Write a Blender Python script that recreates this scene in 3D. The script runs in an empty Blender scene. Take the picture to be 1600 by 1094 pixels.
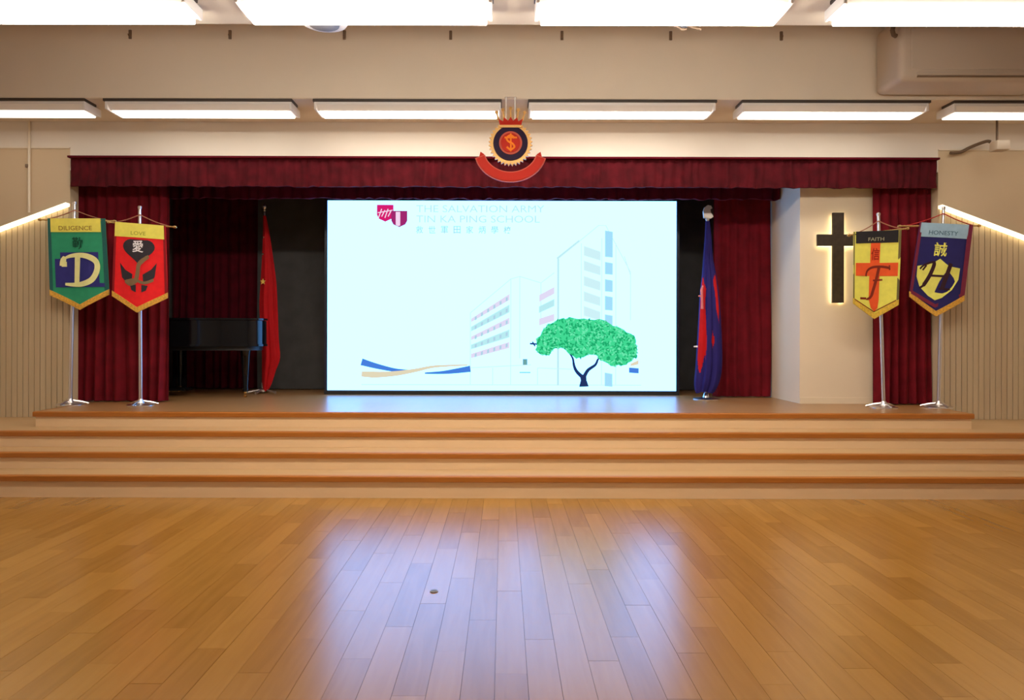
import bpy, bmesh, math, random
from mathutils import Vector, Matrix
random.seed(7)
PI = math.pi
scene = bpy.context.scene
C = scene.collection

# ------------------------------------------------------------------ camera
F = 1080.0; VX, VY = 787.0, 525.0; EYE = 1.39        # focal in px, vanishing point, eye height
cam_d = bpy.data.cameras.new('camera'); cam = bpy.data.objects.new('camera', cam_d); C.objects.link(cam)
cam.location = (0, 0, EYE); cam.rotation_euler = (PI/2, -0.0024, 0)
cam_d.sensor_width = 36; cam_d.lens = F/1600*36
cam_d.shift_x = (800-VX)/1600; cam_d.shift_y = -(547-VY)/1600
cam_d.clip_start = 0.05
scene.camera = cam
# ------------------------------------------------------------------ world, exposure
w = bpy.data.worlds.new('world'); scene.world = w; w.use_nodes = True
w.node_tree.nodes['Background'].inputs[0].default_value = (0.9, 0.8, 0.7, 1)
w.node_tree.nodes['Background'].inputs[1].default_value = 0.02
vs = scene.view_settings
vs.view_transform = 'Standard'; vs.look = 'None'; vs.gamma = 1; vs.use_curve_mapping = False
vs.exposure = 0.0
LAMP = 15.0                                             # fluorescent diffuser radiance, row over the stage
HALL_LAMP = 52.0                                        # rows over the hall
LAMP_COL = (1.0, 0.92, 0.80)

def P(px, py, d):
    return Vector(((px-VX)*d/F, d, EYE-(py-VY)*d/F))
def S(v):                                              # sRGB 0-255 -> linear
    def f(c):
        c /= 255.0
        return c/12.92 if c <= 0.04045 else ((c+0.055)/1.055)**2.4
    return tuple(f(c) for c in v)

# ------------------------------------------------------------------ materials
M = {}
def mat(name, col, rough=0.5, metal=0.0, noise=0.0, scale=8.0, bump=0.0, bscale=60.0, stretch=(1,1,1), spec=None, sheen=0.0, coat=0.0):
    m = bpy.data.materials.new(name); m.use_nodes = True; nt = m.node_tree
    b = nt.nodes['Principled BSDF']
    b.inputs['Base Color'].default_value = (*col, 1)
    b.inputs['Roughness'].default_value = rough; b.inputs['Metallic'].default_value = metal
    if spec is not None: b.inputs['Specular IOR Level'].default_value = spec
    if sheen: b.inputs['Sheen Weight'].default_value = sheen; b.inputs['Sheen Roughness'].default_value = 0.4; b.inputs['Sheen Tint'].default_value = (*[min(1, c*3+0.1) for c in col], 1)
    if coat: b.inputs['Coat Weight'].default_value = coat; b.inputs['Coat Roughness'].default_value = 0.1
    if noise or bump:
        tc = nt.nodes.new('ShaderNodeTexCoord'); mp = nt.nodes.new('ShaderNodeMapping')
        mp.inputs['Scale'].default_value = stretch
        nt.links.new(tc.outputs['Object'], mp.inputs['Vector'])
    if noise:
        n = nt.nodes.new('ShaderNodeTexNoise'); n.inputs['Scale'].default_value = scale; n.inputs['Detail'].default_value = 5
        r = nt.nodes.new('ShaderNodeValToRGB')
        r.color_ramp.elements[0].position = 0.3; r.color_ramp.elements[1].position = 0.7
        r.color_ramp.elements[0].color = (*[c*(1-noise) for c in col], 1)
        r.color_ramp.elements[1].color = (*[min(1, c*(1+noise)) for c in col], 1)
        nt.links.new(mp.outputs[0], n.inputs['Vector']); nt.links.new(n.outputs['Fac'], r.inputs[0]); nt.links.new(r.outputs[0], b.inputs['Base Color'])
    if bump:
        n2 = nt.nodes.new('ShaderNodeTexNoise'); n2.inputs['Scale'].default_value = bscale
        bp = nt.nodes.new('ShaderNodeBump'); bp.inputs['Strength'].default_value = bump; bp.inputs['Distance'].default_value = 0.01
        nt.links.new(mp.outputs[0], n2.inputs['Vector']); nt.links.new(n2.outputs['Fac'], bp.inputs['Height']); nt.links.new(bp.outputs[0], b.inputs['Normal'])
    M[name] = m; return m
def emat(name, col, strength=1.0):
    m = bpy.data.materials.new(name); m.use_nodes = True; nt = m.node_tree
    for n in list(nt.nodes): nt.nodes.remove(n)
    e = nt.nodes.new('ShaderNodeEmission'); o = nt.nodes.new('ShaderNodeOutputMaterial')
    e.inputs[0].default_value = (*col, 1); e.inputs[1].default_value = strength
    nt.links.new(e.outputs[0], o.inputs[0]); M[name] = m; return m
def wood(name, dark, light, rough, per_piece, grain=(14, 1.2, 14), ior=1.5, spec=0.5):
    m = bpy.data.materials.new(name); m.use_nodes = True; nt = m.node_tree; L = nt.links
    b = nt.nodes['Principled BSDF']; b.inputs['Roughness'].default_value = rough; b.inputs['IOR'].default_value = ior
    b.inputs['Specular IOR Level'].default_value = spec
    tc = nt.nodes.new('ShaderNodeTexCoord'); oi = nt.nodes.new('ShaderNodeObjectInfo'); ge = nt.nodes.new('ShaderNodeNewGeometry')
    ad = nt.nodes.new('ShaderNodeMath'); ad.operation = 'ADD'; fr = nt.nodes.new('ShaderNodeMath'); fr.operation = 'FRACT'
    L.new(oi.outputs['Random'], ad.inputs[0]); L.new(ge.outputs['Random Per Island'], ad.inputs[1]); L.new(ad.outputs[0], fr.inputs[0])
    mp = nt.nodes.new('ShaderNodeMapping'); mp.inputs['Scale'].default_value = grain
    cb = nt.nodes.new('ShaderNodeCombineXYZ'); ml = nt.nodes.new('ShaderNodeMath'); ml.operation = 'MULTIPLY'; ml.inputs[1].default_value = 37.0
    L.new(fr.outputs[0], ml.inputs[0]); L.new(ml.outputs[0], cb.inputs[0]); L.new(ml.outputs[0], cb.inputs[1]); L.new(cb.outputs[0], mp.inputs['Location'])
    L.new(tc.outputs['Object'], mp.inputs['Vector'])
    n = nt.nodes.new('ShaderNodeTexNoise'); n.inputs['Scale'].default_value = 1.6; n.inputs['Detail'].default_value = 6; n.inputs['Distortion'].default_value = 0.6
    L.new(mp.outputs[0], n.inputs['Vector'])
    mix = nt.nodes.new('ShaderNodeMath'); mix.operation = 'MULTIPLY_ADD'; mix.inputs[1].default_value = per_piece
    s2 = nt.nodes.new('ShaderNodeMath'); s2.operation = 'MULTIPLY'; s2.inputs[1].default_value = 1-per_piece
    L.new(n.outputs['Fac'], s2.inputs[0]); L.new(fr.outputs[0], mix.inputs[0]); L.new(s2.outputs[0], mix.inputs[2])
    r = nt.nodes.new('ShaderNodeValToRGB'); r.color_ramp.elements[0].position = 0.15; r.color_ramp.elements[1].position = 0.85
    r.color_ramp.elements[0].color = (*dark, 1); r.color_ramp.elements[1].color = (*light, 1)
    L.new(mix.outputs[0], r.inputs[0]); L.new(r.outputs[0], b.inputs['Base Color'])
    M[name] = m; return m

mat('wall', (0.77, 0.67, 0.53), 0.85, noise=0.03, scale=1.5, bump=0.05, bscale=120)
mat('pier_wall', (0.82, 0.68, 0.50), 0.85, noise=0.03, scale=1.5)
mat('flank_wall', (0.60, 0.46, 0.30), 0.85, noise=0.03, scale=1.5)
mat('wall_pale', (0.78, 0.70, 0.60), 0.8, noise=0.03, scale=1.5)
mat('ceiling', (0.66, 0.52, 0.35), 0.9, noise=0.03, scale=1.2)
wood('floor_wood', (0.27, 0.115, 0.014), (0.39, 0.185, 0.032), 0.25, 0.42, ior=1.75)
wood('stage_wood', (0.34, 0.17, 0.06), (0.42, 0.22, 0.085), 0.3, 0.3, ior=1.5)
wood('riser_wood', (0.78, 0.55, 0.31), (0.86, 0.62, 0.37), 0.45, 0.25, grain=(0.8, 9, 9))
wood('tread_wood', (0.48, 0.30, 0.14), (0.56, 0.36, 0.18), 0.45, 0.25, grain=(0.8, 9, 9))
wood('nosing_wood', (0.36, 0.115, 0.014), (0.48, 0.17, 0.024), 0.4, 0.2, grain=(1.0, 9, 9))
wood('slat_wood', (0.52, 0.40, 0.25), (0.60, 0.48, 0.31), 0.6, 0.4, grain=(9, 9, 1))
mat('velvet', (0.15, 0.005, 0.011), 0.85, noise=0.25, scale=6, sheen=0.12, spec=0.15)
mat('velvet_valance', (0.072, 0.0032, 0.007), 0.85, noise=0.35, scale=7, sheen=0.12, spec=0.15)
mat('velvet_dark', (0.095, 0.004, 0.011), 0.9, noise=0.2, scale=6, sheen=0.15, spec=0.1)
mat('drape_grey', (0.085, 0.082, 0.078), 0.8, noise=0.15, scale=4)
mat('black', (0.012, 0.012, 0.013), 0.5)
mat('bezel', (0.010, 0.012, 0.03), 0.4)
mat('piano_black', (0.004, 0.004, 0.005), 0.10, spec=0.4)
mat('piano_key', (0.8, 0.78, 0.7), 0.3)
mat('brass', (0.70, 0.48, 0.20), 0.25, metal=1.0)
mat('chrome', (0.78, 0.74, 0.72), 0.28, metal=1.0)
mat('steel_dull', (0.55, 0.50, 0.47), 0.4, metal=0.8)
mat('white_metal', (0.84, 0.80, 0.75), 0.5)
mat('dark_metal', (0.05, 0.035, 0.025), 0.5)
mat('ac_white', (0.52, 0.42, 0.32), 0.5)
mat('ac_seam', (0.20, 0.13, 0.08), 0.6)
mat('wire_dark', (0.13, 0.08, 0.045), 0.6)
mat('grey_plastic', (0.18, 0.16, 0.14), 0.5)
emat('lamp', LAMP_COL, LAMP); emat('lamp_hall', LAMP_COL, HALL_LAMP); emat('lamp_side', LAMP_COL, 9.0); emat('lamp_end', LAMP_COL, 4.0); emat('lamp_hall_side', LAMP_COL, 34.0); emat('lamp_rear_added', LAMP_COL, 9.0)
emat('led', (1.0, 0.80, 0.46), 5.0); emat('led_cross', (1.0, 0.80, 0.42), 9.0)

# ------------------------------------------------------------------ mesh helpers
class MB:
    def __init__(s): s.v = []; s.f = []; s.mi = []; s.cur = 0
    def add(s, vs_, fs):
        o = len(s.v); s.v += [Vector(p) for p in vs_]
        for f in fs: s.f.append([i+o for i in f]); s.mi.append(s.cur)
        return s
    def box(s, a, b):
        (x0, y0, z0), (x1, y1, z1) = a, b
        x0, x1 = min(x0, x1), max(x0, x1); y0, y1 = min(y0, y1), max(y0, y1); z0, z1 = min(z0, z1), max(z0, z1)
        return s.add([(x0,y0,z0),(x1,y0,z0),(x1,y1,z0),(x0,y1,z0),(x0,y0,z1),(x1,y0,z1),(x1,y1,z1),(x0,y1,z1)],
                     [(0,3,2,1),(4,5,6,7),(0,1,5,4),(1,2,6,5),(2,3,7,6),(3,0,4,7)])
    def bbox(s, a, b, r=0.01, seg=2):                  # bevelled box
        bm = bmesh.new(); bmesh.ops.create_cube(bm, size=1)
        a = Vector(a); b = Vector(b); c = (a+b)/2; d = b-a
        for v in bm.verts: v.co = Vector((v.co.x*abs(d.x)+c.x, v.co.y*abs(d.y)+c.y, v.co.z*abs(d.z)+c.z))
        bmesh.ops.bevel(bm, geom=bm.edges[:], offset=r, segments=seg, affect='EDGES', profile=0.5)
        bm.verts.index_update()
        s.add([v.co.copy() for v in bm.verts], [[v.index for v in f.verts] for f in bm.faces]); bm.free(); return s
    def tube(s, pts, r, n=10, cap=True):
        pts = [Vector(p) for p in pts]; rs = r if isinstance(r, (list, tuple)) else [r]*len(pts)
        vs_ = []; fs = []
        up = None
        for i, p in enumerate(pts):
            t = (pts[min(i+1, len(pts)-1)]-pts[max(i-1, 0)]).normalized()
            if up is None or abs(up.dot(t)) > 0.98: up = Vector((0,0,1)) if abs(t.z) < 0.9 else Vector((0,1,0))
            a = t.cross(up).normalized(); b = a.cross(t).normalized()
            for k in range(n):
                q = 2*PI*k/n; vs_.append(p+a*math.cos(q)*rs[i]+b*math.sin(q)*rs[i])
        for i in range(len(pts)-1):
            for k in range(n): fs.append((i*n+k, i*n+(k+1)%n, (i+1)*n+(k+1)%n, (i+1)*n+k))
        if cap: fs.append(tuple(range(n))[::-1]); fs.append(tuple((len(pts)-1)*n+k for k in range(n)))
        return s.add(vs_, fs)
    def lathe(s, c, prof, n=24):                       # profile of (r, z) about the vertical through c
        c = Vector(c); vs_ = []; fs = []
        for r, z in prof:
            for k in range(n): q = 2*PI*k/n; vs_.append(c+Vector((r*math.cos(q), r*math.sin(q), z)))
        for i in range(len(prof)-1):
            for k in range(n): fs.append((i*n+k, i*n+(k+1)%n, (i+1)*n+(k+1)%n, (i+1)*n+k))
        fs.append(tuple(range(n))[::-1]); fs.append(tuple((len(prof)-1)*n+k for k in range(n)))
        return s.add(vs_, fs)
    def prism(s, front, back):                         # two matching outlines
        n = len(front); fs = [tuple(range(n)), tuple(range(n, 2*n))[::-1]]
        fs += [(i, n+i, n+(i+1)%n, (i+1)%n) for i in range(n)]
        return s.add(list(front)+list(back), fs)
    def build(s, name, m, parent=None, smooth=False, sub=None):
        me = bpy.data.meshes.new(name)
        lo = Vector((min(v.x for v in s.v), min(v.y for v in s.v), min(v.z for v in s.v)))
        hi = Vector((max(v.x for v in s.v), max(v.y for v in s.v), max(v.z for v in s.v)))
        c = Vector(((lo.x+hi.x)/2, (lo.y+hi.y)/2, lo.z if parent is None else (lo.z+hi.z)/2))
        me.from_pydata([v-c for v in s.v], [], s.f)
        ms = m if isinstance(m, (list, tuple)) else [m]
        for k in ms: me.materials.append(M[k])
        for p, i in zip(me.polygons, s.mi): p.material_index = i; p.use_smooth = smooth
        bm = bmesh.new(); bm.from_mesh(me); bmesh.ops.recalc_face_normals(bm, faces=bm.faces[:])
        if smooth:
            for e in bm.edges:
                if len(e.link_faces) == 2 and e.calc_face_angle(0) > 0.7: e.smooth = False
        bm.to_mesh(me); bm.free()
        o = bpy.data.objects.new(name, me); C.objects.link(o)
        WL[o.name] = c.copy()
        o.location = c if parent is None else c-WL[parent.name]
        o.parent = parent
        return o
WL = {}
def empty(name, loc):
    o = bpy.data.objects.new(name, None); C.objects.link(o); o.location = loc; o.empty_display_size = 0.1
    WL[o.name] = Vector(loc); return o
def tag(o, label, cat, group=None):
    o['label'] = label; o['category'] = cat
    if group: o['group'] = group
    return o
def thing(name, loc, label, cat, group=None): return tag(empty(name, loc), label, cat, group)
def struct(o, label=None, cat=None):
    o['kind'] = 'structure'
    if label: o['label'] = label
    if cat: o['category'] = cat
    return o
def copy_tree(o, off, parent=None):
    c = o.copy(); C.objects.link(c); WL[c.name] = WL[o.name]+off
    if parent is None: c.location = o.location+off
    else: c.parent = parent
    for ch in list(o.children): copy_tree(ch, off, c)
    return c
def relamp(root, m):                                    # give one lamp its own tube output
    for c in root.children:
        if c.name.startswith('diffuser'): c.data = c.data.copy(); c.data.materials[0] = M[m]
def text_mesh(body, bold=0.0):
    cu = bpy.data.curves.new('t', 'FONT'); cu.body = body; cu.resolution_u = 3; cu.offset = bold
    o = bpy.data.objects.new('t', cu); C.objects.link(o); bpy.context.view_layer.update()
    me = bpy.data.meshes.new_from_object(o.evaluated_get(bpy.context.evaluated_depsgraph_get()))
    vs_ = [(v.co.x, v.co.y) for v in me.vertices]; fs = [list(p.vertices) for p in me.polygons]
    bpy.data.objects.remove(o); bpy.data.curves.remove(cu); bpy.data.meshes.remove(me)
    x0 = min(v[0] for v in vs_); x1 = max(v[0] for v in vs_); y0 = min(v[1] for v in vs_); y1 = max(v[1] for v in vs_)
    return [((x-x0)/(x1-x0), (y1-y)/(y1-y0)) for x, y in vs_], fs     # 0..1, y down
def ribbon(pts, ws):                                   # 2-d stroke of varying width -> verts, quads
    out = []; n = len(pts)
    if not isinstance(ws, (list, tuple)): ws = [ws]*n
    for i in range(n):
        x0, y0 = pts[max(i-1, 0)]; x1, y1 = pts[min(i+1, n-1)]
        dx, dy = x1-x0, y1-y0; l = math.hypot(dx, dy) or 1
        nx, ny = -dy/l*ws[i]/2, dx/l*ws[i]/2
        out += [(pts[i][0]+nx, pts[i][1]+ny), (pts[i][0]-nx, pts[i][1]-ny)]
    return out, [(2*i, 2*i+1, 2*i+3, 2*i+2) for i in range(n-1)]
def spline(pts, k=8):                                  # Catmull-Rom through points of any dimension
    pts = [pts[0]]+list(pts)+[pts[-1]]; out = []
    for i in range(1, len(pts)-2):
        for j in range(k):
            t = j/k; a, b, c, d = pts[i-1], pts[i], pts[i+1], pts[i+2]
            out.append(tuple(0.5*(2*b[q]+(c[q]-a[q])*t+(2*a[q]-5*b[q]+4*c[q]-d[q])*t*t+(3*b[q]-a[q]-3*c[q]+d[q])*t**3) for q in range(len(b))))
    out.append(tuple(pts[-2])); return out

# ================================================================== THE ROOM
STG = 0.64                      # stage height
XS = 4.67                       # half width between the clad side walls
YF = [6.75, 6.465, 6.18, 5.895] # nosing depth of stage and three steps
ZT = [0.64, 0.49, 0.34, 0.19]   # their heights
HX = 6.3                        # half width of the hall
# ---- floor: slab, planks in view one by one, the rest joined
floor = struct(MB().box((-HX, -4, -0.12), (HX, 6.3, -0.021)).build('floor', 'floor_wood'))
PW, PL = 0.1325, 0.92
pm = None; n_pl = 0; rest = MB()
ncol = int(HX*2/PW)
cells = []
for i in range(ncol):
    x = -HX+(i+0.5)*PW+0.04
    off = (i*0.37) % 1*PL + random.uniform(-0.06, 0.06)
    j = -1
    while True:
        y0 = -4+off+j*PL; y1 = y0+PL; j += 1
        if y0 >= 5.92: break
        if y1 <= -4: continue
        y0c, y1c = max(y0, -4), min(y1, 5.92)
        full = abs((y1c-y0c)-PL) < 1e-6
        inview = y1c > 2.62 and (abs(x)-PW) < 0.76*y1c and (abs(x) < XS+0.4)
        cells.append((x, y0c, y1c, inview))
vis = [c for c in cells if c[3]]
vis.sort(key=lambda c: (c[1]+c[2])/2)
nearest = set(vis[:300])
meshes = {}
for c in cells:
    x, a, b, _ = c
    if b-a < 0.02: continue
    if c in nearest:
        key = round(b-a, 3)
        g = 0.0007
        o = None
        if key in meshes:
            o = bpy.data.objects.new('plank', meshes[key]); C.objects.link(o)
        else:
            q = MB().box((-PW/2+g, -(b-a)/2+g, -0.02), (PW/2-g, (b-a)/2-g, 0)).build('plank', 'floor_wood', floor)
            for v in q.data.vertices: pass
            meshes[key] = q.data; o = q
        o.parent = floor; o.location = Vector((x, (a+b)/2, -0.01+random.uniform(-0.0004, 0.0004)))-WL[floor.name]
    else:
        g = 0.0007
        rest.box((x-PW/2+g, a+g, -0.02), (x+PW/2-g, b-g, 0))
r_ = rest.build('planks', 'floor_wood', floor); r_['kind'] = 'stuff'

# ---- stage platform with risers, treads, nosings; the steps run past the stage ends to the hall walls
WY = 7.55                       # plane of the wall around the stage opening
XO = 4.74                       # half width of the opening
XE = 4.60                       # half width of the stage front
st = struct(MB().box((-XE+0.04, 6.93, 0.0), (XE-0.04, WY-0.005, STG-0.036)).build('stage_platform', 'stage_wood'), 'wooden stage with three full-width steps along its front', 'stage')
MB().box((-XE+0.05, YF[0]+0.05, STG-0.035), (XE-0.05, WY, STG)).build('stage_floor', 'stage_wood', st)
MB().box((-XO-0.3, WY+0.001, STG-0.2), (XO+0.3, 9.75, STG)).build('stage_floor', 'stage_wood', st)
for k in range(4):
    zb = ZT[k+1]+0.0 if k < 3 else 0.0
    y = YF[k]; X = XE if k == 0 else HX
    MB().box((-X+0.018, y+0.018, zb-0.001 if k == 3 else zb-0.03), (X-0.018, y+0.04, ZT[k]-0.036)).build('riser', 'riser_wood', st)
    # nosing: rounded front edge strip
    r = 0.012; pr = [(0.05, ZT[k]), (r, ZT[k]), (0.003, ZT[k]-0.004), (0, ZT[k]-r), (0, ZT[k]-0.046), (0.004, ZT[k]-0.050), (0.05, ZT[k]-0.050)]
    MB().prism([(-X, y+p[0], p[1]) for p in pr], [(X, y+p[0], p[1]) for p in pr]).build('nosing', 'nosing_wood', st)
    if k: MB().box((-HX, y+0.05, ZT[k]-0.03), (HX, YF[k-1]+0.03 if k > 1 else WY-0.001, ZT[k])).build('tread', 'tread_wood', st)
    else:
        for sg in (-1, 1):
            MB().box((sg*(X-0.018), y+0.02, zb), (sg*(X-0.04), WY-0.001, ZT[0]-0.036)).build('riser', 'riser_wood', st)
            MB().prism([(sg*(X-p[0]), y+0.05, p[1]) for p in pr], [(sg*(X-p[0]), WY-0.001, p[1]) for p in pr]).build('nosing', 'nosing_wood', st)

# ---- hall walls
struct(MB().box((-HX-0.15, -4, 0), (-HX, 9.75, 4.7)).build('wall_left', 'wall'))
struct(MB().box((HX, -4, 0), (HX+0.15, 9.75, 4.7)).build('wall_right', 'wall'))
struct(MB().box((-HX-0.15, -4.15, 0), (HX+0.15, -4, 4.7)).build('wall_back', 'wall'))
# ---- wall around the stage opening: lintel, two flanks with grooved timber cladding under a sloping light strip
BZ = EYE+2.33                                            # underside of beams
wf = struct(MB().box((-HX, WY, EYE+2.04), (HX, WY+0.15, 4.7)).box((-XO, WY, EYE+1.80), (XO, WY+0.15, EYE+2.04)).build('wall_front', 'wall_pale'))
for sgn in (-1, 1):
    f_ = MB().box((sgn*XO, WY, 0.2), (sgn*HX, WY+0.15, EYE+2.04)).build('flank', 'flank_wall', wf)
    MB().box((sgn*(XO+0.0), WY-0.012, EYE+2.035), (sgn*HX, WY, EYE+2.05)).build('cover_strip', 'wall', wf)
    def lt(x): return EYE+1.39-(abs(x)-4.76)*0.37       # top of cladding, falling away from the stage
    x = XO+0.004
    while x < HX-0.02:
        x2 = min(x+0.062, HX)
        zb = ZT[1]+0.002 if x2 > XE else STG
        q = [(x+0.0035, zb), (x2-0.0035, zb), (x2-0.0035, lt(x2)), (x+0.0035, lt(x))]
        MB().prism([(sgn*a, WY-0.016, b) for a, b in q], [(sgn*a, WY-0.0005, b) for a, b in q]).build('slat', 'slat_wood', f_)
        x += 0.062
    q = [(XO+0.004, lt(XO)+0.006), (HX-0.01, lt(HX)+0.006), (HX-0.01, lt(HX)+0.034), (XO+0.004, lt(XO)+0.034)]
    e = thing('led_strip', (sgn*5.5, WY-0.03, lt(5.5)), 'sloping warm light strip on the wall beside the %s' % ('green banner' if sgn < 0 else 'light-blue-topped navy banner'), 'light strip')
    MB().prism([(sgn*a, WY-0.070, b) for a, b in q], [(sgn*a, WY-0.001, b) for a, b in q]).build('diffuser', 'led', e)
    q2 = [(q[3][0], q[3][1]+0.0005), (q[2][0], q[2][1]+0.0005), (q[2][0], q[2][1]+0.006), (q[3][0], q[3][1]+0.006)]
    MB().prism([(sgn*a, WY-0.074, b) for a, b in q2], [(sgn*a, WY-0.001, b) for a, b in q2]).build('channel', 'white_metal', e)
struct(MB().box((-HX, 9.75, 0), (HX, 9.9, 4.7)).build('wall_stage_back', 'drape_grey'))
for sgn in (-1, 1): struct(MB().box((sgn*(XO+0.3), WY+0.15, 0), (sgn*(XO+0.4), 9.75, 4.0)).build('wall_stage_left' if sgn < 0 else 'wall_stage_right', 'wall'))
struct(MB().box((-XO-0.3, WY+0.15, 3.9), (XO+0.3, 9.75, 4.0)).build('ceiling_stage', 'velvet_dark'))
struct(MB().box((-HX-0.15, -4.15, 4.62), (HX+0.15, 9.9, 4.75)).build('ceiling', 'ceiling'))
def beam(y0, y1):
    return struct(MB().bbox((-HX, y0, BZ), (HX, y1, 4.62), 0.008, 1).build('ceiling_beam', 'wall'), None, None)
b1 = beam(6.80, WY-0.001); b2 = beam(4.58, 5.18); b3 = beam(2.3, 2.9); b4 = beam(0.0, 0.6)
for b, l in ((b1, 'cream beam above the stage front with lamps beneath'), (b2, 'cream ceiling beam at the top edge nearest the stage beam'), (b3, 'cream ceiling beam over the middle of the hall'), (b4, 'cream ceiling beam over the rear of the hall')):
    b['label'] = l; b['category'] = 'beam'
# ---- pale pier carrying the cross
XP = 3.315
pier = struct(MB().box((XP, 7.74, STG), (XO+0.29, 9.74, 3.89)).build('wall_pier', 'pier_wall'), 'pale wall pier on the stage carrying the lit cross', 'wall')
MB().box((XP+0.004, 7.728, STG), (XO, 7.742, STG+0.07)).build('skirting', 'pier_wall', pier)

# ================================================================== CURTAINS
def pleats(x0, x1, seed, pitch, amp):
    rnd = random.Random(seed); xs = [x0]; 
    while xs[-1] < x1: xs.append(xs[-1]+pitch*rnd.uniform(0.7, 1.3))
    am = [amp*rnd.uniform(0.6, 1.15) for _ in xs]
    def f(x):
        for i in range(len(xs)-1):
            if xs[i] <= x <= xs[i+1]:
                t = (x-xs[i])/(xs[i+1]-xs[i]); s_ = 0.5-0.5*math.cos(2*PI*t)
                return am[i]*(s_**0.75)
        return 0
    return f
def curtain(name, x0, x1, y, z0, z1, m, seed, pitch=0.11, amp=0.07, rows=10, ragged=0.0, flat_top=0.35, dx=0.011):
    f = pleats(x0, x1, seed, pitch, amp); g = pleats(x0, x1, seed+50, pitch*1.6, amp*0.35)
    n = int((x1-x0)/dx)+1; vs_ = []; fs = []
    rnd = random.Random(seed)
    hem = [rnd.uniform(-1, 1) for _ in range(n//6+3)]
    for r in range(rows+1):
        t = r/rows
        for i in range(n+1):
            x = x0+(x1-x0)*i/n
            k = flat_top+(1-flat_top)*t**0.7
            hz = hem[i//6]*(1-(i % 6)/6)+hem[i//6+1]*((i % 6)/6)
            z = z1+(z0-z1)*t + (ragged*hz*t if ragged else 0)
            vs_.append((x+0.012*math.sin(5*t+x*7)*t, y-f(x)*k-g(x+0.05*math.sin(3*t))*t, z))
    for r in range(rows):
        for i in range(n): a = r*(n+1)+i; fs.append((a, a+1, a+n+2, a+n+1))
    b = MB(); b.add(vs_, fs)
    # back sheet, so that the cloth has thickness
    o = len(b.v); b.add([(v[0], y+0.012, v[2]) for v in vs_[:n+1]]+[(v[0], y+0.012, v[2]) for v in vs_[-(n+1):]], [(i, i+1, n+2+i, n+1+i) for i in range(n)])
    L = rows*(n+1)
    for i in range(n):
        b.f.append([L+i, L+i+1, o+n+2+i, o+n+1+i]); b.mi.append(0)
        b.f.append([i, i+1, o+i+1, o+i]); b.mi.append(0)
    return b.build(name, m, smooth=True)
# front valance on its rail
va = thing('stage_valance', (0, 7.5, 2.98), 'long pleated maroon valance across the top of the stage opening', 'valance')
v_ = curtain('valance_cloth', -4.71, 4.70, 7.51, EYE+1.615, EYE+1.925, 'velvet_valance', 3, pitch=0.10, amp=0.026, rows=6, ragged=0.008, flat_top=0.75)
v_.parent = va; v_.location = WL[v_.name]-WL[va.name]
MB().box((-4.71, 7.45, EYE+1.915), (4.70, 7.548, EYE+1.935)).build('rail', 'velvet_dark', va)
# inner border, deeper
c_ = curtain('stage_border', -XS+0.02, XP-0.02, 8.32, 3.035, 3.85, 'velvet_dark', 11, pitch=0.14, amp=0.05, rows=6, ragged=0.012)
tag(c_, 'dark maroon border curtain hanging over the top of the screen', 'curtain')
c_ = curtain('stage_curtain', -4.95, -3.78, 7.80, STG+0.012, 3.6, 'velvet', 21, pitch=0.115, amp=0.075)
tag(c_, 'maroon pleated stage curtain behind the green and red banners', 'curtain')
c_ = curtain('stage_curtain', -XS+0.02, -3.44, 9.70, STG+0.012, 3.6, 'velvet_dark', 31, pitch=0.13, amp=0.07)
tag(c_, 'dark maroon curtain at the stage back behind the piano', 'curtain')
c_ = curtain('stage_curtain', 2.60, XP-0.02, 8.55, STG+0.012, 3.6, 'velvet', 41, pitch=0.12, amp=0.045)
tag(c_, 'maroon curtain between the blue flag and the pale pier', 'curtain')
c_ = curtain('stage_curtain', 4.10, XO-0.01, 7.68, STG+0.012, 3.6, 'velvet', 51, pitch=0.105, amp=0.07)
tag(c_, 'maroon pleated curtain behind the yellow and navy banners', 'curtain')
# dark drapes flanking the screen
c_ = curtain('backdrop_drape', -3.42, -2.1, 9.60, STG+0.01, 3.6, 'drape_grey', 61, pitch=0.5, amp=0.02, rows=4)
tag(c_, 'flat charcoal backdrop left of the bright screen', 'backdrop')
c_ = curtain('backdrop_drape', 2.1, 3.29, 9.60, STG+0.01, 3.6, 'drape_grey', 62, pitch=0.5, amp=0.02, rows=4)
tag(c_, 'flat charcoal backdrop right of the bright screen', 'backdrop')

# ================================================================== VIDEO SCREEN
SD = 8.80
scr = thing('video_screen', P(784, 616, SD), 'large bright video wall showing a school drawing and a green tree', 'screen')
a = P(511.5, 314, SD); b = P(1056.5, 610.5, SD)
emat('display', (0.77, 2.2, 5.0), 1.0)
MB().box((a.x-0.03, SD+0.012, STG), (b.x+0.03, SD+0.16, a.z+0.10)).build('cabinet', 'bezel', scr)
MB().box((a.x-0.035, SD-0.01, STG), (b.x+0.035, SD+0.012, b.z)).build('plinth', 'black', scr)
fr = MB()
fr.box((a.x-0.035, SD-0.012, b.z), (a.x, SD+0.012, a.z)); fr.box((b.x, SD-0.012, b.z), (b.x+0.035, SD+0.012, a.z)); fr.box((a.x-0.035, SD-0.012, a.z), (b.x+0.035, SD+0.012, a.z+0.1))
fr.build('bezel', 'bezel', scr)
disp = MB().box((a.x, SD, b.z), (b.x, SD+0.012, a.z)).build('display', 'display', scr)
def sc(pts, fs, name, m, lay=1, parent=disp):            # flat picture element on the display
    return MB().add([P(x, y, SD)*1.0+Vector((0, -0.0012*lay, 0)) for x, y in pts], fs).build(name, m, parent)
def each(list_, name, m, lay=1):                         # several picture elements, each its own piece
    for p, f in list_: sc(p, f, name, m, lay)
def ecol(name, rgb): return emat(name, S(rgb), 1.0)
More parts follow.
